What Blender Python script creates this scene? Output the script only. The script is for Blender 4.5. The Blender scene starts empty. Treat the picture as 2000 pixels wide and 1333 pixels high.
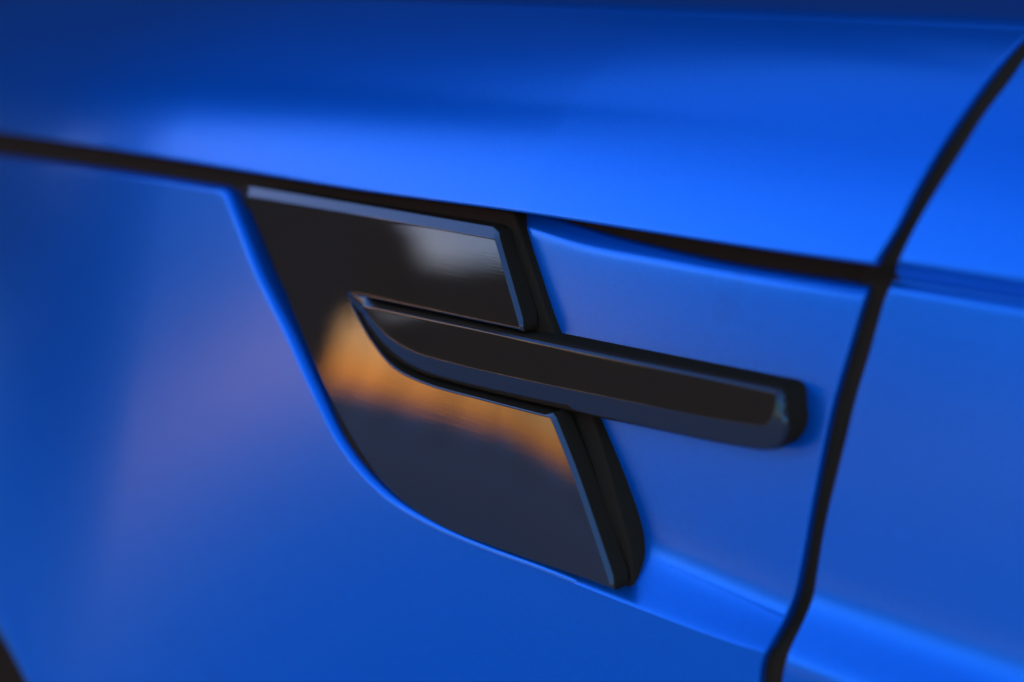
import bpy, math, random
import numpy as np
from mathutils import Vector, Matrix
from mathutils.geometry import delaunay_2d_cdt

random.seed(4)
rng = np.random.default_rng(4)
scene = bpy.context.scene

# ------------------------------------------------------------------ camera, sky, sun, exposure
CAR_Z = 0.86                       # height of the vent above the ground; car meshes are built around it
PSI, PITCH = math.radians(43.6), math.radians(13.4)
FPX = 3333.0                       # 60 mm on a 36 mm wide sensor, in units of a 2000 px wide picture
DIST = 0.75
FW = np.array([-math.sin(PSI)*math.cos(PITCH), math.cos(PSI)*math.cos(PITCH), -math.sin(PITCH)])
RT = np.array([math.cos(PSI), math.sin(PSI), 0.0])
UP = np.cross(RT, FW)
CAM = -DIST*FW
cam_data = bpy.data.cameras.new('camera')
cam_data.lens = 60.0
cam_data.sensor_width = 36.0
cam_data.clip_start = 0.02
cam_data.clip_end = 6000
cam_data.dof.use_dof = True
cam_data.dof.focus_distance = 0.748
cam_data.dof.aperture_fstop = 3.1
cam = bpy.data.objects.new('camera', cam_data)
scene.collection.objects.link(cam)
M = Matrix(((RT[0], UP[0], -FW[0], CAM[0]), (RT[1], UP[1], -FW[1], CAM[1]),
            (RT[2], UP[2], -FW[2], CAM[2] + CAR_Z), (0, 0, 0, 1)))
cam.matrix_world = M
scene.camera = cam

SUN_EL = math.radians(1.1)
SUN_HEAD = 66.0                            # degrees ahead of square to the car's side
SUN_AZ = math.atan2(-math.cos(math.radians(SUN_HEAD)), -math.sin(math.radians(SUN_HEAD)))
sun_dir = Vector((math.cos(SUN_AZ)*math.cos(SUN_EL), math.sin(SUN_AZ)*math.cos(SUN_EL), math.sin(SUN_EL)))
world = bpy.data.worlds.new("World")
scene.world = world
world.use_nodes = True
wn = world.node_tree
bg = wn.nodes['Background']
sky = wn.nodes.new('ShaderNodeTexSky')
sky.sky_type = 'NISHITA'
sky.sun_disc = False
sky.sun_elevation = SUN_EL
sky.sun_rotation = math.pi/2 - SUN_AZ      # measured clockwise from +Y
sky.air_density = 1.0
sky.dust_density = 1.0
sky.ozone_density = 5.0
wn.links.new(sky.outputs[0], bg.inputs[0])
bg.inputs[1].default_value = 0.15

sun_data = bpy.data.lights.new('sun', 'SUN')
sun_data.energy = 0.3
sun_data.angle = math.radians(0.5)
sun_data.color = (1.0, 0.62, 0.35)
sun = bpy.data.objects.new('sun', sun_data)
scene.collection.objects.link(sun)
sun.rotation_euler = sun_dir.to_track_quat('Z', 'Y').to_euler()

scene.view_settings.view_transform = 'Standard'
scene.view_settings.look = 'None'
scene.view_settings.gamma = 1.0
scene.view_settings.exposure = 4.0
scene.cycles.use_denoising = True
scene.cycles.max_bounces = 8
scene.cycles.sample_clamp_indirect = 8

# ------------------------------------------------------------------ materials
def material(name, base, rough, metallic=0.0, coat=0.0, coat_rough=0.03, ior=1.5, spec=0.5, coat_ior=1.5):
    m = bpy.data.materials.new(name)
    m.use_nodes = True
    b = m.node_tree.nodes['Principled BSDF']
    b.inputs['Base Color'].default_value = (*base, 1)
    b.inputs['Roughness'].default_value = rough
    b.inputs['Metallic'].default_value = metallic
    b.inputs['IOR'].default_value = ior
    b.inputs['Specular IOR Level'].default_value = spec
    b.inputs['Coat Weight'].default_value = coat
    b.inputs['Coat Roughness'].default_value = coat_rough
    b.inputs['Coat IOR'].default_value = coat_ior
    return m

def noise_bump(m, scale, strength, dist, detail=4):
    nt = m.node_tree
    b = nt.nodes['Principled BSDF']
    tc = nt.nodes.new('ShaderNodeTexCoord')
    n = nt.nodes.new('ShaderNodeTexNoise')
    n.inputs['Scale'].default_value = scale
    n.inputs['Detail'].default_value = detail
    bu = nt.nodes.new('ShaderNodeBump')
    bu.inputs['Strength'].default_value = strength
    bu.inputs['Distance'].default_value = dist
    nt.links.new(tc.outputs['Object'], n.inputs['Vector'])
    nt.links.new(n.outputs['Fac'], bu.inputs['Height'])
    nt.links.new(bu.outputs['Normal'], b.inputs['Normal'])
    if 'Coat Normal' in b.inputs:
        nt.links.new(bu.outputs['Normal'], b.inputs['Coat Normal'])
    return n

PAINT = material('satin_blue_paint', (0.0, 0.235, 0.64), 0.33, metallic=0.62, ior=1.4, spec=0.15, coat=1.0, coat_rough=0.22, coat_ior=1.65)
GLOSS = material('gloss_black_plastic', (0.135, 0.038, 0.014), 0.04, ior=1.7)
TRIM = material('black_plastic', (0.135, 0.038, 0.014), 0.7, ior=1.4, spec=0.0)
RUBBER = material('black_rubber', (0.135, 0.038, 0.014), 0.9, spec=0.0)
ASPHALT = material('pale_concrete', (0.66, 0.62, 0.58), 0.9, spec=0.0)
LEAF = material('dark_leaves', (0.035, 0.055, 0.02), 0.7, spec=0.2)
BARK = material('bark', (0.09, 0.07, 0.05), 0.9, spec=0.2)

def paint_detail(m):
    """fine orange peel, metallic flake and a few dull smudges"""
    nt = m.node_tree; b = nt.nodes['Principled BSDF']; L = nt.links.new
    tc = nt.nodes.new('ShaderNodeTexCoord')
    peel = nt.nodes.new('ShaderNodeTexNoise'); peel.inputs['Scale'].default_value = 900; peel.inputs['Detail'].default_value = 3
    L(tc.outputs['Object'], peel.inputs['Vector'])
    bu = nt.nodes.new('ShaderNodeBump'); bu.inputs['Strength'].default_value = 0.10; bu.inputs['Distance'].default_value = 0.0002
    L(peel.outputs['Fac'], bu.inputs['Height'])
    L(bu.outputs['Normal'], b.inputs['Normal']); L(bu.outputs['Normal'], b.inputs['Coat Normal'])
    fl = nt.nodes.new('ShaderNodeTexVoronoi'); fl.inputs['Scale'].default_value = 2600
    L(tc.outputs['Object'], fl.inputs['Vector'])
    sm = nt.nodes.new('ShaderNodeTexNoise'); sm.inputs['Scale'].default_value = 17; sm.inputs['Detail'].default_value = 5; sm.inputs['Roughness'].default_value = 0.6
    L(tc.outputs['Object'], sm.inputs['Vector'])
    ra = nt.nodes.new('ShaderNodeMapRange'); ra.inputs['From Min'].default_value = 0.66; ra.inputs['From Max'].default_value = 0.95
    L(sm.outputs['Fac'], ra.inputs['Value'])
    mix = nt.nodes.new('ShaderNodeMix'); mix.data_type = 'RGBA'
    base = tuple(b.inputs['Base Color'].default_value)
    mix.inputs['A'].default_value = base
    mix.inputs['B'].default_value = (base[0]+0.01, base[1]*0.62, base[2]*0.62, 1)
    L(ra.outputs['Result'], mix.inputs['Factor'])
    hsv = nt.nodes.new('ShaderNodeHueSaturation')
    mv = nt.nodes.new('ShaderNodeMapRange'); mv.inputs['To Min'].default_value = 0.90; mv.inputs['To Max'].default_value = 1.10
    sep = nt.nodes.new('ShaderNodeSeparateColor')
    L(fl.outputs['Color'], sep.inputs[0]); L(sep.outputs[0], mv.inputs['Value'])
    L(mix.outputs['Result'], hsv.inputs['Color']); L(mv.outputs['Result'], hsv.inputs['Value'])
    L(hsv.outputs['Color'], b.inputs['Base Color'])
paint_detail(PAINT)

def gloss_detail(m):
    """hairline streaks that soften the mirror a little, and dusty patches"""
    nt = m.node_tree; b = nt.nodes['Principled BSDF']; L = nt.links.new
    tc = nt.nodes.new('ShaderNodeTexCoord')
    mp = nt.nodes.new('ShaderNodeMapping'); mp.inputs['Rotation'].default_value = (0, math.radians(12), 0); mp.inputs['Scale'].default_value = (12, 60, 420)
    n = nt.nodes.new('ShaderNodeTexNoise'); n.inputs['Scale'].default_value = 3; n.inputs['Detail'].default_value = 5
    L(tc.outputs['Object'], mp.inputs['Vector']); L(mp.outputs['Vector'], n.inputs['Vector'])
    bu = nt.nodes.new('ShaderNodeBump'); bu.inputs['Strength'].default_value = 0.05; bu.inputs['Distance'].default_value = 0.00008
    L(n.outputs['Fac'], bu.inputs['Height']); L(bu.outputs['Normal'], b.inputs['Normal'])
    mr = nt.nodes.new('ShaderNodeMapRange'); mr.inputs['To Min'].default_value = 0.01; mr.inputs['To Max'].default_value = 0.05
    n2 = nt.nodes.new('ShaderNodeTexNoise'); n2.inputs['Scale'].default_value = 60; n2.inputs['Detail'].default_value = 6
    L(tc.outputs['Object'], n2.inputs['Vector']); L(n2.outputs['Fac'], mr.inputs['Value']); L(mr.outputs['Result'], b.inputs['Roughness'])
gloss_detail(GLOSS)

# ------------------------------------------------------------------ geometry of the car's side
def ramp(x, w):
    return 0.5*(x + np.sqrt(x*x + w*w))

def smooth(x, a, b):
    t = np.clip((x-a)/(b-a), 0, 1)
    return t*t*(3-2*t)

def S(X, Z):
    """inward depth (Y) of the body side at X along the car and Z up"""
    Xl = np.minimum(X + 0.27, 0.0)
    Xc = X
    Zl = np.clip(Z, -0.25, 0.25)
    return (math.tan(math.radians(10.0))*Z + 0.18*Z*Z + 0.06*Xc*Xc + 0.57*np.where(Xl > -0.2, Xl*Xl, 0.04 - 0.4*(Xl+0.2))
            - 0.22*np.clip(X, -0.45, 0.0)*Zl - 0.22*Zl*Zl*smooth(-X, 0.0, 0.30))

def ray(px, py):
    px, py = np.asarray(px, float), np.asarray(py, float)
    a = (px - 1000.0)/FPX; b = -(py - 666.5)/FPX
    return FW + a[..., None]*RT + b[..., None]*UP

def unproj(px, py, d, surf=S):
    """point of the picture ray that lies d behind the body side"""
    D = ray(px, py)
    d = np.asarray(d, float)
    t = (0.0 + d - CAM[1])/D[..., 1]
    for _ in range(30):
        P = CAM + t[..., None]*D
        t = t + ((surf(P[..., 0], P[..., 2]) + d) - P[..., 1])/D[..., 1]*0.9
    return CAM + t[..., None]*D

def spline(pts, n, tension=0.5):
    """n points evenly spaced along a Catmull-Rom curve"""
    P = np.array(pts, float)
    if len(P) == 2:
        u = np.linspace(0, 1, n)[:, None]
        return P[0]*(1-u) + P[1]*u
    Q = np.vstack([2*P[0]-P[1], P, 2*P[-1]-P[-2]])
    out = []
    for i in range(1, len(Q)-2):
        p0, p1, p2, p3 = Q[i-1], Q[i], Q[i+1], Q[i+2]
        # centripetal parameters
        t0 = 0; t1 = t0 + max(np.linalg.norm(p1-p0), 1e-6)**0.5
        t2 = t1 + max(np.linalg.norm(p2-p1), 1e-6)**0.5; t3 = t2 + max(np.linalg.norm(p3-p2), 1e-6)**0.5
        t = np.linspace(t1, t2, 40, endpoint=False)[:, None]
        A1 = (t1-t)/(t1-t0)*p0 + (t-t0)/(t1-t0)*p1
        A2 = (t2-t)/(t2-t1)*p1 + (t-t1)/(t2-t1)*p2
        A3 = (t3-t)/(t3-t2)*p2 + (t-t2)/(t3-t2)*p3
        B1 = (t2-t)/(t2-t0)*A1 + (t-t0)/(t2-t0)*A2
        B2 = (t3-t)/(t3-t1)*A2 + (t-t1)/(t3-t1)*A3
        out.append((t2-t)/(t2-t1)*B1 + (t-t1)/(t2-t1)*B2)
    out.append(P[-1:])
    C = np.vstack(out)
    L = np.concatenate([[0], np.cumsum(np.linalg.norm(np.diff(C, axis=0), axis=1))])
    u = np.linspace(0, L[-1], n)
    return np.stack([np.interp(u, L, C[:, k]) for k in range(C.shape[1])], 1)

def link(name, me, mat, parent=None):
    o = bpy.data.objects.new(name, me)
    scene.collection.objects.link(o)
    if mat: me.materials.append(mat)
    me.polygons.foreach_set('use_smooth', [True]*len(me.polygons))
    if parent: o.parent = parent
    return o

def grid_mesh(name, G, closed=False):
    """G: rows x columns x 3"""
    R, C = G.shape[:2]
    idx = np.arange(R*C).reshape(R, C)
    a = idx[:-1, :-1]; b = idx[:-1, 1:]; c = idx[1:, 1:]; d = idx[1:, :-1]
    F = np.stack([a, b, c, d], -1).reshape(-1, 4)
    if closed:
        F2 = np.stack([idx[:-1, -1], idx[:-1, 0], idx[1:, 0], idx[1:, -1]], -1)
        F = np.vstack([F, F2])
    me = bpy.data.meshes.new(name)
    me.from_pydata(G.reshape(-1, 3).tolist(), [], F.tolist())
    me.update()
    return me

def to_camera(me):
    """turn all faces outward (towards -Y on average)"""
    n = np.zeros(3*len(me.polygons)); me.polygons.foreach_get('normal', n)
    n = n.reshape(-1, 3)
    if n[:, 1].mean() > 0:
        me.flip_normals()

car = bpy.data.objects.new('car', None)
scene.collection.objects.link(car)
car.location = (0, 0, CAR_Z)
car['label'] = 'satin blue car body side with a gloss black vent behind the front wheel'
car['category'] = 'car'

def hem_rows(P, out2, radius, deep, tilt_fn=None, n=7, up=None):
    """rows that roll the edge P (points on the body) over and inward. out2: unit XZ directions leaving the panel"""
    rows = []
    for k in range(1, n+1):
        a = k/n*math.pi/2
        Q = P.copy()
        Q[:, 0] += out2[:, 0]*radius*math.sin(a)
        Q[:, 2] += out2[:, 1]*radius*math.sin(a)
        slope = slopes(P, out2)
        Q[:, 1] += radius*(1-math.cos(a)) + slope*radius*math.sin(a)
        rows.append(Q)
    Q = rows[-1].copy(); Q[:, 1] += deep
    rows.append(Q)
    return rows

def slopes(P, out2):
    e = 1e-4
    return (S(P[:, 0]+out2[:, 0]*e, P[:, 2]+out2[:, 1]*e) - S(P[:, 0], P[:, 2]))/e

def side_dirs(P, inner):
    """unit XZ normals of the open curve P pointing away from the points `inner`"""
    T = np.gradient(P[:, [0, 2]], axis=0)
    T /= np.linalg.norm(T, axis=1)[:, None]
    N = np.stack([-T[:, 1], T[:, 0]], 1)
    away = (P - inner)[:, [0, 2]]
    s = np.sign((N*away).sum(1))
    s[s == 0] = 1
    s = np.where(np.median(s) > 0, 1.0, -1.0)
    return N*s

# ---- pixel curves (2000 x 1333 picture)
CREASE = [(438, 389), (467, 463), (500, 545), (556, 657), (605, 764), (655, 864), (704, 930), (765, 985), (855, 1036), (953, 1077),
          (1052, 1113), (1200, 1171), (1358, 1231), (1430, 1256), (1490, 1274)]
LIP = [(-260, 212), (-100, 237), (0, 253), (240, 291), (480, 331), (700, 367), (1010, 409), (1300, 453), (1500, 483), (1708, 511)]
WING_TOP = [(-260, 282), (-100, 305), (0, 317), (240, 350), (400, 375), (427, 380), (438, 389)]

# ---- front wing: everything outside the crease, from the wheel arch to the door gap
def wing():
    nI = 420
    top = spline(WING_TOP, 120)
    cr = spline(CREASE, 300)
    inner = np.vstack([top, cr])
    low = spline([(1490, 1274), (1482, 1302), (1478, 1340), (1472, 1480), (1464, 1600)], 60)
    inner = np.vstack([inner, low[1:]])
    N = len(inner)
    u = np.linspace(0, 1, N)
    outer = spline([(-260, 272), (-300, 560), (-250, 820), (-115, 1030), (5, 1200), (88, 1360), (170, 1560), (220, 1800), (700, 1800), (1464, 1600)], N)
    K = 110
    t = np.linspace(0, 1, K)**1.6
    G = inner[None]*(1-t[:, None, None]) + outer[None]*t[:, None, None]
    W = unproj(G[..., 0], G[..., 1], np.zeros(G.shape[:2]))
    W = W[::-1]
    edge = W[-1]
    dirs = side_dirs(edge, W[-4])
    # soften directions near the two corners
    for _ in range(3):
        dirs[1:-1] = (dirs[:-2] + dirs[1:-1]*2 + dirs[2:])/4
    dirs /= np.linalg.norm(dirs, axis=1)[:, None]
    sn = np.linspace(0, 1, N)
    onlow = np.where(np.arange(N) < len(top), 0.0, smooth(inner[:, 0], 1080, 1240))
    onlow[len(top)+len(cr):] = 1.0
    rad = 0.0036*(1-onlow) + 0.0008*onlow
    rows = hem_rows(edge, dirs, rad, 0.02)
    # the wheel arch lip at the other side rolls in too
    arch = W[0]
    ad = side_dirs(arch, W[5])
    for _ in range(20):
        ad[1:-1] = (ad[:-2] + ad[1:-1]*2 + ad[2:])/4
    ad /= np.linalg.norm(ad, axis=1)[:, None]
    arows = hem_rows(arch, ad, 0.030, 0.05, n=14)
    G3 = np.concatenate([np.array(arows[::-1]), W, np.array(rows)])
    me = grid_mesh('front_wing', G3); to_camera(me)
    return link('front_wing', me, PAINT, car)
front_wing = wing()

def arch_liner():
    xs = np.linspace(-520, 420, 20); ys = np.linspace(300, 1900, 24)
    XX, YY = np.meshgrid(xs, ys)
    W = unproj(XX, YY, 0.05 + 0.006*np.sin(YY/60.0))
    me = grid_mesh('wheel_arch_liner', W); to_camera(me)
    return link('wheel_arch_liner', me, RUBBER, car)
arch_liner()

# ---- recessed wing panel around the vent
def recess():
    bot = spline([(700, 935), (762, 990), (853, 1040), (952, 1080), (1052, 1113), (1200, 1171), (1358, 1231), (1430, 1256), (1490, 1274)], 200)
    l1 = spline([(760, 870), (900, 945), (1120, 1030), (1290, 1095), (1420, 1150), (1536, 1200)], 200)
    l2 = spline([(620, 380), (820, 412), (1000, 437), (1150, 483), (1300, 512), (1500, 548), (1687, 576)], 200)
    tp = spline([(600, 352), (1000, 412), (1100, 438), (1200, 468), (1300, 493), (1400, 516), (1500, 534), (1691, 564)], 200)
    rows = []
    for k in range(60):
        rows.append((bot, l1, k/60, 0))
    for k in range(150):
        rows.append((l1, l2, k/150, 1))
    for k in range(51):
        rows.append((l2, tp, k/50, 2))
    right_low = spline([(1490, 1274), (1508, 1243), (1530, 1205)], 60)
    right_mid = spline([(1530, 1205), (1547, 1163), (1561, 1100), (1577, 1010), (1598, 900), (1619, 801), (1635, 743), (1654, 680), (1678, 600), (1687, 576)], 150)
    right_up = spline([(1687, 576), (1689, 570), (1691, 564)], 51)
    G = []; depth = []
    for i, (a, b, f, z) in enumerate(rows):
        P = a*(1-f) + b*f
        # bend the row so its right end follows the door gap
        tgt = (right_low[min(k_(i, 0), 59)] if z == 0 else right_mid[min(i-60, 149)] if z == 1 else right_up[min(i-210, 50)])
        w = np.linspace(0, 1, 200)[:, None]**3
        P = P + (tgt - P[-1])*w
        G.append(P)
        # depth profile, in metres behind the wing surface
        hl = np.linalg.norm(l1-bot, axis=1); hu = np.linalg.norm(tp-l2, axis=1); hm = np.linalg.norm(l2-l1, axis=1)
        y = (hl*(f-1) if z == 0 else hm*f if z == 1 else hm + hu*f)       # px above the fillet
        d = profile_recess(y, hl, hm, hu)
        depth.append(d)
    G = np.array(G); depth = np.array(depth)
    W = unproj(G[..., 0], G[..., 1], depth)
    # edge along the door gap rolls inward
    edge = W[:, -1]
    dirs = side_dirs(edge, W[:, -4])
    cols = hem_rows(edge, dirs, 0.0008, 0.016, n=5)
    G3 = np.concatenate([W, np.stack(cols, 1)], axis=1)
    top = G3[-1]; more = []
    for k in range(1, 6):
        a = k/5*math.pi/2
        Q = top.copy(); Q[:, 2] += 0.001*math.sin(a); Q[:, 1] += 0.0012*math.sin(a) + 0.001*(1-math.cos(a)); more.append(Q)
    Q = more[-1].copy(); Q[:, 1] += 0.02; more.append(Q)
    G3 = np.concatenate([G3, np.array(more)])
    me = grid_mesh('vent_surround', G3); to_camera(me)
    return link('vent_surround', me, PAINT, car)

def k_(i, z): return i
MM = 0.001
DEEP = 0.016
def profile_recess(y, hl, hm, hu):
    # starts at the crease (y=-hl, d~0), ledge runs in to the fillet at y=0, flat to hm, upper ledge runs in again
    u = np.linspace(0, 1, len(y))
    deep = DEEP + (0.014-DEEP)*smooth(u, 0.3, 1.0)
    s1 = deep/np.maximum(hl, 30)
    d = s1*(ramp(y+hl, 12) - 6) - s1*ramp(y, 40)                       # rounded crease, ledge, fillet, then flat
    d += (0.10*MM)*ramp(y-hm, 9)                                        # upper ledge
    d = d + 0.014*(1-smooth(u, 0.42, 0.56))*(1-smooth(y, 0, 60))
    return d
recess_panel = recess()

# ---- bonnet shoulder
def shoulder():
    n = 320
    lip = spline(LIP, n)
    crest = spline([(-260, -40), (0, -10), (300, 4), (700, 12), (1100, 22), (1500, 38), (1800, 50), (2012, 60)], n)
    right = spline(RIGHT_EDGE, 140)
    K = 140
    t = np.linspace(0, 1, K)
    G = []; dep = []
    for k in range(K):
        P = lip*(1-t[k]) + crest*t[k]
        w = np.linspace(0, 1, n)[:, None]**2.5
        # blend so the right end follows the door gap
        P = P + (right[k]-P[-1])*w
        G.append(P)
        dep.append(np.full(n, shoulder_depth(t[k])))
    G = np.array(G); dep = np.array(dep)
    W = unproj(G[..., 0], G[..., 1], dep)
    # bonnet top behind the crest: a nearly level sheet running inward
    tops = []
    base = W[-1]; prev = W[-2]
    step = base - prev
    run = 0.0
    for k in range(1, 30):
        run = 1.5*(k/29)**2
        Q = base.copy()
        Q[:, 1] += run
        Q[:, 2] += 0.020*run + 0.004*(1-math.exp(-run/0.01)) - 0.004*run*run
        tops.append(Q)
    lipP = W[0]
    lows = []
    # lip rolls under
    for k in range(1, 7):
        a = k/6*math.pi/2
        Q = lipP.copy(); Q[:, 2] -= 0.0016*math.sin(a); Q[:, 1] += 0.0016*(1-math.cos(a)) - 0.0006*math.sin(a)
        lows.append(Q)
    Q = lows[-1].copy(); Q[:, 1] += 0.03; Q[:, 2] += 0.001; lows.append(Q)
    G3 = np.concatenate([np.array(lows[::-1]), W, np.array(tops)])
    # right edge hem
    edge = G3[:, -1]
    cols = []
    for k in range(1, 6):
        a = k/5*math.pi/2
        Q = edge.copy(); Q[:, 0] += 0.0008*math.sin(a); Q[:, 1] += 0.0008*(1-math.cos(a)); cols.append(Q)
    Q = cols[-1].copy(); Q[:, 1] += 0.02; cols.append(Q)
    G3 = np.concatenate([G3, np.stack(cols, 1)], axis=1)
    me = grid_mesh('bonnet', G3); to_camera(me)
    return link('bonnet', me, PAINT, car)

RIGHT_EDGE = [(1705, 510), (1743, 450), (1781, 375), (1824, 300), (1882, 212), (1942, 130), (1982, 85), (2010, 60)]
_re = spline(RIGHT_EDGE, 140)
def t_of_y(y):
    return np.interp(-np.asarray(y, float), -_re[:, 1], np.linspace(0, 1, 140))
def shoulder_depth(t):
    # t=0 lip ... t=1 crest
    return -0.001 + 0.105*(0.17*t + 0.20*t*t/2 + 0.52*t**3.4)
bonnet = shoulder()

# ---- door
def door():
    ny = 400
    left = np.array([9.0, 0.0]) + spline([(2050, 66), (2010, 96), (1960, 165), (1915, 225), (1868, 300), (1818, 380), (1778, 450), (1746, 518), (1736, 550),
                   (1720, 590), (1691, 692), (1667, 770), (1638, 887), (1608, 1010), (1590, 1110), (1580, 1170), (1563, 1213), (1536, 1270),
                   (1524, 1310), (1520, 1340), (1512, 1600)], 900)
    ys = np.linspace(66, 1600, ny)
    o = np.argsort(left[:, 1])
    xl = np.interp(ys, left[o, 1], left[o, 0])
    nx = 120
    s = np.linspace(0, 1, nx)
    X = xl[:, None]*(1-s) + 2260*s
    # rows slope down to the right like the body lines
    slope = np.interp(ys, [66, 540, 1200, 1600], [0.04, 0.16, 0.36, 0.42])
    Y = ys[:, None] + slope[:, None]*(X - xl[:, None])
    # body lines on the door as heights in rows (constant ys)
    yU, yF, yC = 538.0, 1186.0, 1284.0
    yy = ys[:, None] + 0*X
    fade = 1.0
    tt = t_of_y(yy)
    d = np.zeros_like(yy)
    # upward from the undercut: shoulder
    base = 0.014
    s1 = base/(yC-yF)
    dlow = base - s1*(ramp(yy-yF, 40) - ramp(yy-yC, 22))               # flat, ledge out, outer surface
    und = 0.0
    hi = shoulder_depth(tt)
    wgt = smooth(yy, yU-26, yU+14)
    d = hi*(1-wgt) + dlow*wgt
    d += 0.0035*np.exp(-((yy-yU)/15.0)**2)
    W = unproj(X, Y, d)
    W2 = []
    edge = W[:, 0]
    cols = []
    for k in range(1, 6):
        a = k/5*math.pi/2
        Q = edge.copy(); Q[:, 0] -= 0.0008*math.sin(a); Q[:, 1] += 0.0008*(1-math.cos(a)); cols.append(Q)
    Q = cols[-1].copy(); Q[:, 1] += 0.02; cols.append(Q)
    G3 = np.concatenate([np.stack(cols[::-1], 1), W], axis=1)
    me = grid_mesh('door', G3); to_camera(me)
    return link('door', me, PAINT, car)
door_panel = door()

# ---- black seals in the gaps
def ribbon(name, px, half_px, depth, mat, bulge=0.001):
    C = spline(px, 220)
    T = np.gradient(C, axis=0); T /= np.linalg.norm(T, axis=1)[:, None]
    Nn = np.stack([-T[:, 1], T[:, 0]], 1)
    rows = []
    for k in np.linspace(-1, 1, 11):
        P = C + Nn*half_px*k
        dd = depth(P) if callable(depth) else np.full(len(P), depth)
        rows.append(unproj(P[:, 0], P[:, 1], dd - bulge*math.sqrt(max(0, 1-k*k))))
    me = grid_mesh(name, np.array(rows)); to_camera(me)
    return link(name, me, mat, car)
ribbon('door_seal', [(2120, -20), (2020, 82), (1925, 190), (1850, 305), (1795, 400), (1745, 490), (1722, 545), (1700, 600), (1655, 760),
                     (1622, 890), (1594, 1020), (1568, 1160), (1545, 1215), (1515, 1275), (1504, 1340), (1495, 1600)], 38,
       lambda C: np.where(C[:, 1] < 512, shoulder_depth(t_of_y(C[:, 1])) + 0.006,
                          0.005 + 0.013*smooth(C[:, 1], 505, 560) - 0.013*smooth(C[:, 1], 1185, 1290)), RUBBER)
ribbon('bonnet_seal', [(-260, 232), (0, 272), (240, 308), (480, 348), (700, 384), (1010, 424), (1300, 470), (1500, 505), (1700, 540)], 60, lambda C: 0.008 + 0.014*smooth(C[:, 0], 430, 900), RUBBER)

# ------------------------------------------------------------------ the vent
def outline(segs, d, step=0.0016):
    """segs: smooth pieces meeting at sharp corners, in picture pixels, laid on the body at depth d -> closed XZ polygon"""
    pts = []
    for sg in segs:
        sp = spline(sg, 60)
        P = unproj(sp[:, 0], sp[:, 1], np.full(len(sp), d) if np.isscalar(d) else d(sp))
        Q = P[:, [0, 2]]
        L = np.linalg.norm(np.diff(Q, axis=0), axis=1).sum()
        n = max(3, int(L/step))
        Q = spline(np.vstack([Q[:-2:3], Q[-1]]), n) if len(sg) > 2 else spline([Q[0], Q[-1]], n)
        pts.append(Q[:-1])
    return np.vstack(pts)

def outline_weights(segs, ws, d, step=0.0016):
    """one value per outline vertex, the pieces' own values blended at their corners"""
    out = []
    for i, sg in enumerate(segs):
        n = len(outline([sg], d, step))
        out.append(np.full(n, ws[i]))
    w = np.concatenate(out)
    for _ in range(1):
        w = np.maximum(w, 0)
        w = (np.roll(w, 1) + 2*w + np.roll(w, -1))/4
    return w

def offset_poly(Q, o):
    nxt = np.roll(Q, -1, 0); prv = np.roll(Q, 1, 0)
    e1 = Q - prv; e2 = nxt - Q
    e1 /= np.linalg.norm(e1, axis=1)[:, None]; e2 /= np.linalg.norm(e2, axis=1)[:, None]
    area = 0.5*np.sum(Q[:, 0]*nxt[:, 1] - nxt[:, 0]*Q[:, 1])
    sg = 1.0 if area > 0 else -1.0
    n1 = np.stack([e1[:, 1], -e1[:, 0]], 1)*sg; n2 = np.stack([e2[:, 1], -e2[:, 0]], 1)*sg
    m = n1 + n2
    m /= np.linalg.norm(m, axis=1)[:, None]
    c = np.clip((m*n1).sum(1), 0.35, 1)
    return Q + m*(o/c)[:, None] if not np.isscalar(o) else Q + m*(o/c)[:, None]

def split_rings(rings, Q, side_from):
    """resolve the rings to per-vertex numbers and add a narrow strip at both ends of every wide one"""
    n = len(Q); out = []
    po, pd = np.zeros(n), np.zeros(n)
    for k, (off, dd) in enumerate(rings):
        o = (off(Q) if callable(off) else off) + np.zeros(n)
        d = (dd(Q) if callable(dd) else dd) + np.zeros(n)
        flag = 1 if k >= side_from else 0
        wide = np.hypot(o-po, d-pd).max() > 0.001
        if wide:
            for f in (0.06, 0.94):
                out.append((po+(o-po)*f, pd+(d-pd)*f, flag))
        out.append((o, d, flag))
        po, pd = o, d
    return out

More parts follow.
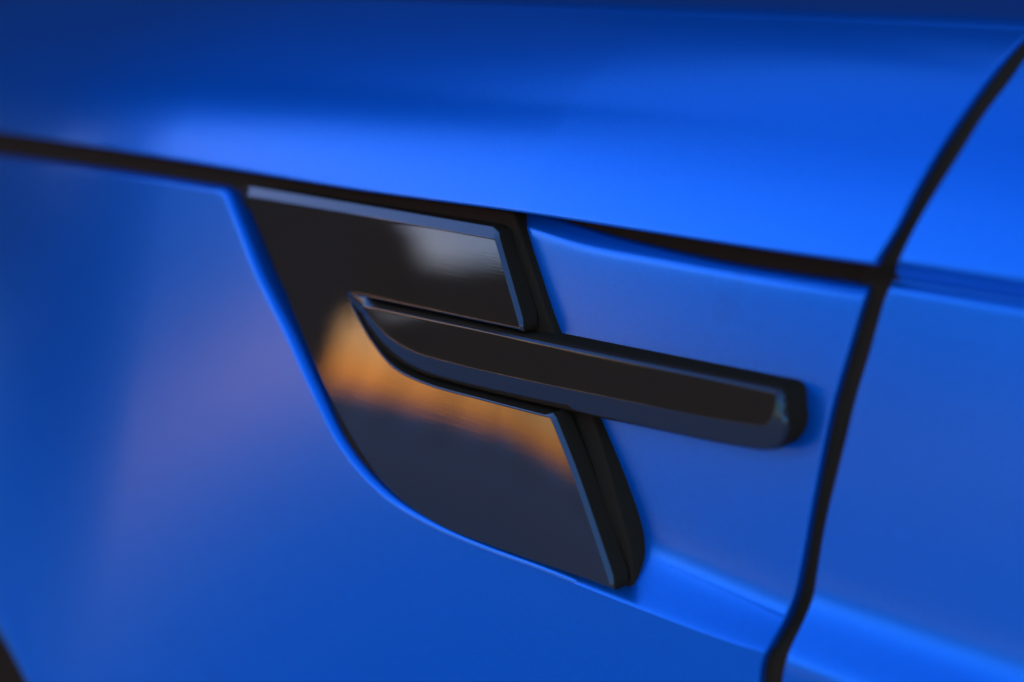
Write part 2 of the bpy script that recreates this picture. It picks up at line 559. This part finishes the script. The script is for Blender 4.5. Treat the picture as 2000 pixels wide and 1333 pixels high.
def plate(name, Q, face_fn, rings, mat, parent, cell=0.0022, side=None, side_from=99):
    """a solid plate: face filling the polygon Q with depth face_fn(X, Z), then rings [(outward offset, extra depth)] down its side"""
    inset = offset_poly(Q, -0.0005)
    lo, hi = Q.min(0), Q.max(0)
    gx = np.arange(lo[0], hi[0], cell); gz = np.arange(lo[1], hi[1], cell)
    gg = np.stack(np.meshgrid(gx, gz), -1).reshape(-1, 2)
    # keep grid points well inside
    inside = np.zeros(len(gg), bool)
    R = offset_poly(Q, -0.0016)
    x, y = gg[:, 0], gg[:, 1]
    j = len(R)-1
    for i in range(len(R)):
        xi, yi = R[i]; xj, yj = R[j]
        c = ((yi > y) != (yj > y))
        with np.errstate(divide='ignore', invalid='ignore'):
            xc = (xj-xi)*(y-yi)/(yj-yi)+xi
        inside ^= c & (x < xc)
        j = i
    # and away from the edge
    dmin = np.full(len(gg), 9.0)
    for q in Q[::1]:
        dmin = np.minimum(dmin, (gg[:, 0]-q[0])**2 + (gg[:, 1]-q[1])**2)
    gg = gg[inside & (dmin > 0.0015**2)]
    n = len(Q)
    V = [Vector(v) for v in np.vstack([Q, inset, gg])]
    E = [(i, (i+1) % n) for i in range(n)]
    vo, eo, fo, ov, oe, of = delaunay_2d_cdt(V, E, [list(range(n))], 1, 1e-7)
    vv = np.array([[v.x, v.y] for v in vo])
    # map original boundary index -> output index
    back = {}
    for k, src in enumerate(ov):
        for s_ in src:
            back[s_] = k
    bidx = [back[i] for i in range(n)]
    Y = S(vv[:, 0], vv[:, 1]) + face_fn(vv[:, 0], vv[:, 1])
    verts = np.stack([vv[:, 0], Y, vv[:, 1]], 1).tolist()
    faces = [list(f) for f in fo]
    prev = bidx
    mats = [0]*len(faces)
    ring_no = 0
    Y0 = S(Q[:, 0], Q[:, 1]) + face_fn(Q[:, 0], Q[:, 1])
    for (off, dd, flag) in split_rings(rings, Q, side_from):
        ov_ = off; ddv = dd
        R2 = offset_poly(Q, ov_)
        start = len(verts)
        for i in range(n):
            verts.append([R2[i, 0], Y0[i] + ddv[i], R2[i, 1]])
        cur = list(range(start, start+n))
        for i in range(n):
            k2 = (i+1) % n
            faces.append([prev[i], prev[k2], cur[k2], cur[i]])
            mats.append(flag)
        prev = cur
        ring_no += 1
    me = bpy.data.meshes.new(name)
    me.from_pydata(verts, [], faces)
    me.update()
    me.polygons.foreach_set('material_index', mats)
    import bmesh
    bm = bmesh.new(); bm.from_mesh(me)
    bmesh.ops.recalc_face_normals(bm, faces=bm.faces)
    bm.to_mesh(me); bm.free()
    to_camera_face(me)
    o = link(name, me, mat, parent)
    if side: me.materials.append(side)
    return o

def to_camera_face(me):
    n = np.zeros(3*len(me.polygons)); me.polygons.foreach_get('normal', n)
    a = np.zeros(len(me.polygons)); me.polygons.foreach_get('area', a)
    n = n.reshape(-1, 3)
    if (n[:, 1]*a).sum() > 0:
        me.flip_normals()

def arc_rings(r, deg0, deg1, n, o0=0.0, d0=0.0):
    """ring offsets of a rounded edge of radius r turning from deg0 to deg1 (0 = face, 90 = side)"""
    out = []
    a0 = math.radians(deg0)
    for k in range(1, n+1):
        a = math.radians(deg0 + (deg1-deg0)*k/n)
        out.append((o0 + r*(math.sin(a)-math.sin(a0)), d0 + r*(math.cos(a0)-math.cos(a))))
    return out

FACE_D = 0.0
def face_plate_depth(X, Z):
    return FACE_D + 0.045*Z - 0.03*(X+0.02) + 0.24*(X-0.02)*Z

face_segs = [
    ([(464, 385), (700, 424), (961, 468)], 0.0050),
    ([(961, 468), (988, 552), (1017, 642)], 0.0024),
    ([(1017, 642), (860, 611), (700, 578)], 0.0003),
    ([(700, 578), (684, 575), (674, 580), (676, 594), (690, 622)], 0.0003),
    ([(690, 622), (720, 670), (765, 719), (830, 750), (950, 781), (1083, 813)], 0.0003),
    ([(1083, 813), (1130, 918), (1176, 1032), (1217, 1136)], 0.0024),
    ([(1217, 1136), (1110, 1102), (1000, 1068), (865, 1020), (772, 962), (716, 900), (655, 808), (620, 740), (580, 655), (540, 560), (464, 385)], 0.0002),
]
Qf = outline([g for g, _ in face_segs], FACE_D)
WQ = outline_weights([g for g, _ in face_segs], [w for _, w in face_segs], FACE_D)
def cham(Q, k): return WQ*k
RF = []
for o_, d_ in arc_rings(0.0003, 0, 30, 3): RF.append((o_, d_))
o_, d_ = RF[-1]
RF.append((lambda Q, o=o_: o + WQ*0.93, lambda Q, d=d_: d + WQ*0.42))
for k in range(1, 4):
    RF.append((lambda Q, o=o_, k=k: o + WQ*0.93 + 0.0004*(math.sin(math.radians(30+20*k))-0.5), lambda Q, d=d_, k=k: d + WQ*0.42 + 0.0004*(0.866-math.cos(math.radians(30+20*k)))))
RF.append((lambda Q, o=o_: o + WQ*0.93 + 0.0002, lambda Q, d=d_: d + WQ*0.42 + 0.009))
side_vent = plate('side_vent', Qf, face_plate_depth, RF, GLOSS, car, side=TRIM, side_from=len(RF)-3)

# blade standing in the slot
BL_D = -0.0010
def blade_depth(X, Z):
    return BL_D + 0.055*Z - 0.02*X
blade_segs = [
    [(702, 600), (900, 640), (1100, 682), (1300, 722), (1512, 764)],
    [(1512, 764), (1521, 768), (1524, 776), (1520, 799), (1511, 822), (1499, 831), (1484, 829)],
    [(1484, 829), (1400, 816), (1250, 787), (1000, 737), (870, 707), (800, 686), (750, 655), (720, 624), (702, 600)],
]
Qb = outline(blade_segs, BL_D, 0.0008)
zmid = Qb[:, 1]
def down_weight(Q):
    """1 on the underside of the blade, 0 on its top"""
    nxt = np.roll(Q, -1, 0); prv = np.roll(Q, 1, 0)
    e = nxt - prv; e /= np.linalg.norm(e, axis=1)[:, None]
    area = 0.5*np.sum(Q[:, 0]*np.roll(Q, -1, 0)[:, 1] - np.roll(Q, -1, 0)[:, 0]*Q[:, 1])
    nz = -e[:, 0]*(1 if area > 0 else -1)
    w = np.clip(-nz*1.2, 0, 1)
    for _ in range(30):
        w = (np.roll(w, 1) + 2*w + np.roll(w, -1))/4
    return w
wd = down_weight(Qb)
rings_b = []
for o, d in arc_rings(0.0006, 0, 40, 3): rings_b.append((o, d))
o, d = rings_b[-1]
rings_b.append((lambda Q, o=o: o + 0.0008 + 0.0085*wd, lambda Q, d=d: d + 0.0008 + 0.0016*wd))
rings_b.append((lambda Q, o=o: o + 0.0014 + 0.0091*wd, lambda Q, d=d: d + 0.0022 + 0.0020*wd))
rings_b.append((lambda Q, o=o: o + 0.0016 + 0.0092*wd, lambda Q, d=d: d + 0.0040 + 0.0030*wd))
rings_b.append((lambda Q, o=o: o + 0.0016 + 0.0085*wd, lambda Q, d=d: d + 0.0170))
blade = plate('blade', Qb, blade_depth, rings_b, GLOSS, side_vent, cell=0.0016, side=TRIM, side_from=5)

# slot floor and backing behind the face
back_segs = [
    [(446, 342), (700, 377), (980, 420)],
    [(980, 420), (990, 423), (995, 432)],
    [(995, 432), (1030, 540), (1068, 650), (1148, 825), (1196, 940), (1234, 1050), (1243, 1100)],
    [(1243, 1100), (1244, 1132), (1236, 1152), (1215, 1152)],
    [(1215, 1152), (1100, 1112), (860, 1025), (740, 935), (630, 770), (520, 540), (446, 342)],
]
Qk = outline(back_segs, 0.008)
backing = plate('frame', Qk, lambda X, Z: 0.0105 - 0.0070*smooth(-Z, 0.02, 0.07), arc_rings(0.0015, 0, 90, 4) + [(0.0025, 0.012)], TRIM, side_vent, cell=0.004)

# ------------------------------------------------------------------ ground and the unseen surroundings built for the paint to mirror
gm = bpy.data.meshes.new('ground')
gm.from_pydata([(-3000, -3000, 0), (3000, -3000, 0), (3000, 3000, 0), (-3000, 3000, 0)], [], [(0, 1, 2, 3)])
ground = bpy.data.objects.new('ground', gm); scene.collection.objects.link(ground)
gm.materials.append(ASPHALT); ground['kind'] = 'structure'

def polar(az, dist):
    a = math.radians(az)
    return math.sin(a)*dist, -math.cos(a)*dist

def crown_mesh(name, rx, rz, n, leaf, seed):
    r = np.random.default_rng(seed)
    # a few clumps, leaves spread through each
    cl = r.normal(size=(26, 3)); cl /= np.linalg.norm(cl, axis=1)[:, None]
    cl *= r.uniform(0.25, 0.8, 26)[:, None]
    which = r.integers(0, 26, n)
    p = r.normal(size=(n, 3)); p /= np.linalg.norm(p, axis=1)[:, None]
    p = cl[which] + p*(r.uniform(0.1, 1, n)**0.4)[:, None]*r.uniform(0.25, 0.42, 26)[which][:, None]
    p = p*np.array([rx, rx, rz])
    a = r.normal(size=(n, 3)); a /= np.linalg.norm(a, axis=1)[:, None]
    b = r.normal(size=(n, 3)); b -= (a*b).sum(1)[:, None]*a; b /= np.linalg.norm(b, axis=1)[:, None]
    V = np.stack([p-a*leaf, p+b*leaf*0.6, p+a*leaf, p-b*leaf*0.6], 1).reshape(-1, 3)
    F = np.arange(4*n).reshape(n, 4)
    me = bpy.data.meshes.new(name); me.from_pydata(V.tolist(), [], F.tolist()); me.materials.append(LEAF)
    return me

def trunk_mesh(h, r0, seed):
    r = np.random.default_rng(seed)
    rows = []
    for k in range(9):
        f = k/8; rr = r0*(1.25-0.8*f)*(1+0.3*math.exp(-f*12))
        c = np.array([r.normal(0, .06), r.normal(0, .06), 0])*f
        rows.append([[c[0]+rr*math.cos(t), c[1]+rr*math.sin(t), h*f] for t in np.linspace(0, 2*math.pi, 12, endpoint=False)])
    me = grid_mesh('trunk', np.array(rows), closed=True); me.materials.append(BARK)
    return me

crowns = [crown_mesh('crown', 1.0, 1.0, 9000, 0.06, 11+k) for k in range(3)]
trunk = trunk_mesh(1.0, 0.05, 3)
def tree(az, dist, base, top, width, label, k=0, group='trees beyond the pale concrete'):
    x, y = polar(az, dist)
    t = bpy.data.objects.new('tree', None); scene.collection.objects.link(t)
    t.location = (x, y, 0); t.rotation_euler = (0, 0, az*0.7)
    t['label'] = label; t['category'] = 'tree'; t['group'] = group
    c = bpy.data.objects.new('crown', crowns[k % 3]); scene.collection.objects.link(c); c.parent = t
    c.location = (0, 0, (base+top)/2); c.scale = (width/2, width/2, (top-base)/2)
    s_ = bpy.data.objects.new('trunk', trunk); scene.collection.objects.link(s_); s_.parent = t
    s_.scale = (1.3, 1.3, (base+top)/2)
LAB = 'dark leafy tree in the row beyond the pale concrete'
specs = []
D0 = 34.0
def h(el, dist=D0): return CAR_Z + dist*math.tan(math.radians(el))
azs = [-53.6, -52.0, -50, -47.5, -45, -42.5, -40, -37, -34, -31, -28, -24, -20, -16]
topel = [8.5, 7.8, 7.4, 7.6, 8.8, 10.6, 11, 12, 13, 13, 14, 13, 14, 12]
botel = [3.5, 2.9, 2.6, 2.4, 2.1, 1.6, 0.9, 0.2, 0, 0, 0, 0, 0, 0]
for i, (a, te, be) in enumerate(zip(azs, topel, botel)):
    tree(a, D0 + (i % 3), h(be), h(te), 3.6, LAB, i)

# unseen buildings ahead of the car, shaped to hide the sun and darken reflections
BRICK = material('dark_brick', (0.10, 0.055, 0.04), 0.9, spec=0.2)
PANE = material('window_glass', (0.02, 0.025, 0.03), 0.05)
ROOFM = material('roof_felt', (0.05, 0.05, 0.05), 0.9)
def box_verts(x0, x1, y0, y1, z0, z1):
    return [(x, y, z) for z in (z0, z1) for y in (y0, y1) for x in (x0, x1)]
BF = [(0, 2, 3, 1), (4, 5, 7, 6), (0, 1, 5, 4), (2, 6, 7, 3), (0, 4, 6, 2), (1, 3, 7, 5)]
def box(name, dims, mat, parent):
    me = bpy.data.meshes.new(name); me.from_pydata(box_verts(*dims), [], BF); me.materials.append(mat)
    o = bpy.data.objects.new(name, me); scene.collection.objects.link(o); o.parent = parent
    return o
def building(az, dist, w, depth, hgt, label):
    x, y = polar(az, dist)
    b = bpy.data.objects.new('building', None); scene.collection.objects.link(b)
    b.location = (x, y, 0); b.rotation_euler = (0, 0, math.radians(az))    # local -Y points away from the car
    b['label'] = label
    b['category'] = 'building'
    box('wall', (-w/2, w/2, -depth, 0, 0, hgt), BRICK, b)
    box('roof', (-w/2-0.2, w/2+0.2, -depth-0.2, 0.2, hgt+0.003, hgt+0.35), ROOFM, b)
    return b
building(-61.5, 14.0, 4.2, 6.0, h(16, 14.0), 'low dark brick building ahead of the car, beside the trees')
building(-73.6, 12.0, 2.2, 6.0, h(42, 12.0), 'unseen tall dark brick building ahead of the car, added to darken its reflections')  # out of view; height set to darken the bonnet and ledge
tree(-81.2, 13.2, 0.05, h(6.8, 13.2), 1.8, 'unseen low round bush added to block the glow between two brick buildings', 2, 'unseen bushes added between the buildings')  # unseen bush, added to block the warm glow low in the gap
tree(-84.2, 13.6, 0.05, h(6.4, 13.6), 1.9, 'second unseen low bush added to block the glow beside the tall tree', 0, 'unseen bushes added between the buildings')  # second added bush, out of view, closing off the same glow
building(-108.0, 12.0, 10.5, 6.0, h(44, 12.0), 'tall wide dark brick building farthest ahead of the car')  # unseen; sized to keep bright sky off the bonnet's left end
tree(-82.5, 12.5, h(7.5, 12.5), h(52, 12.5), 4.2, 'unseen tall tree added to block the sky between two dark brick buildings', 1, 'unseen tree added between the buildings')  # added out of view; crown keeps a sky streak off the bonnet
for i, a in enumerate(range(104, 262, 4)):
    tree(a, 24 + (i*7) % 5, 0.1, h((44 if a > 200 else 32) + 4*math.sin(i*1.7), 24), 6.5, 'unseen tall dark leafy tree in a row added behind the car to darken the bonnet top', i, 'unseen trees added on the far side of the car')  # unseen row, added to darken what the bonnet top reflects

building(-155.0, 21.0, 44.0, 6.0, 6.5, 'unseen long low dark brick building added behind the car to darken the bonnet top')  # unseen block added to take a bright strip off the bonnet top

# ---- dust caught along the lip under the vent, and a few specks on the black face
DUST = material('dust', (0.42, 0.36, 0.30), 0.9, spec=0.1)
def dust(name, pts, smin, smax, label):
    v = []; f = []
    for (px, py, d) in pts:
        c = unproj(px, py, d)
        r = random.uniform(smin, smax)
        n = random.randint(4, 6); a0 = random.uniform(0, 6.28)
        b = len(v)
        v.append((c[0], c[1]-r*0.5, c[2]))
        for k in range(n):
            a = a0 + k/n*2*math.pi; q = r*random.uniform(0.5, 1.3)
            v.append((c[0]+q*math.cos(a), c[1]+0.00002, c[2]+q*math.sin(a)*0.6))
        for k in range(n): f.append((b, b+1+k, b+1+(k+1) % n))
    me = bpy.data.meshes.new(name); me.from_pydata(v, [], f)
    o = bpy.data.objects.new(name, me); scene.collection.objects.link(o); me.materials.append(DUST)
    o.location = (0, 0, CAR_Z)
    o['kind'] = 'stuff'; o['label'] = label; o['category'] = 'dust'
    return o
lipc = spline([(800, 1000), (857, 1024), (956, 1066), (1055, 1100), (1130, 1130), (1215, 1158)], 400)
pts = []
for k in range(150):
    i = int(np.clip(rng.normal(250, 75), 0, 399))
    pts.append((lipc[i, 0]+rng.normal(0, 3), lipc[i, 1]+abs(rng.normal(0, 4))-2, 0.0015))
dust('dust', pts, 0.00008, 0.00030, 'pale dust specks caught along the lip under the black vent')

pts = []
for k in range(46):
    pts.append((rng.uniform(760, 1150), rng.uniform(860, 1060), -0.0005))
    pts.append((rng.uniform(560, 960), rng.uniform(470, 560), 0.0022))
pts = [p for p in pts if not (p[1] < 480 and p[0] > 900) and not (p[0] < 600) and not (p[1] > 1000 and p[0] < 860) and p[1] < 1010 + (p[0]-860)*0.36]
specks = []
for (px, py, d) in pts:
    P = unproj(px, py, 0.0)
    specks.append((px, py, float(face_plate_depth(P[0], P[2])) - 0.00004))
for k in range(40):
    t_ = rng.uniform(0, 1); px = 760 + 740*t_; py = 640 + 160*t_ + rng.uniform(-12, 14)
    P = unproj(px, py, -0.001)
    specks.append((px, py, float(blade_depth(P[0], P[2])) - 0.00004))
dust('fine_dust', specks, 0.00003, 0.00010, 'fine pale dust specks on the gloss black vent and its blade')
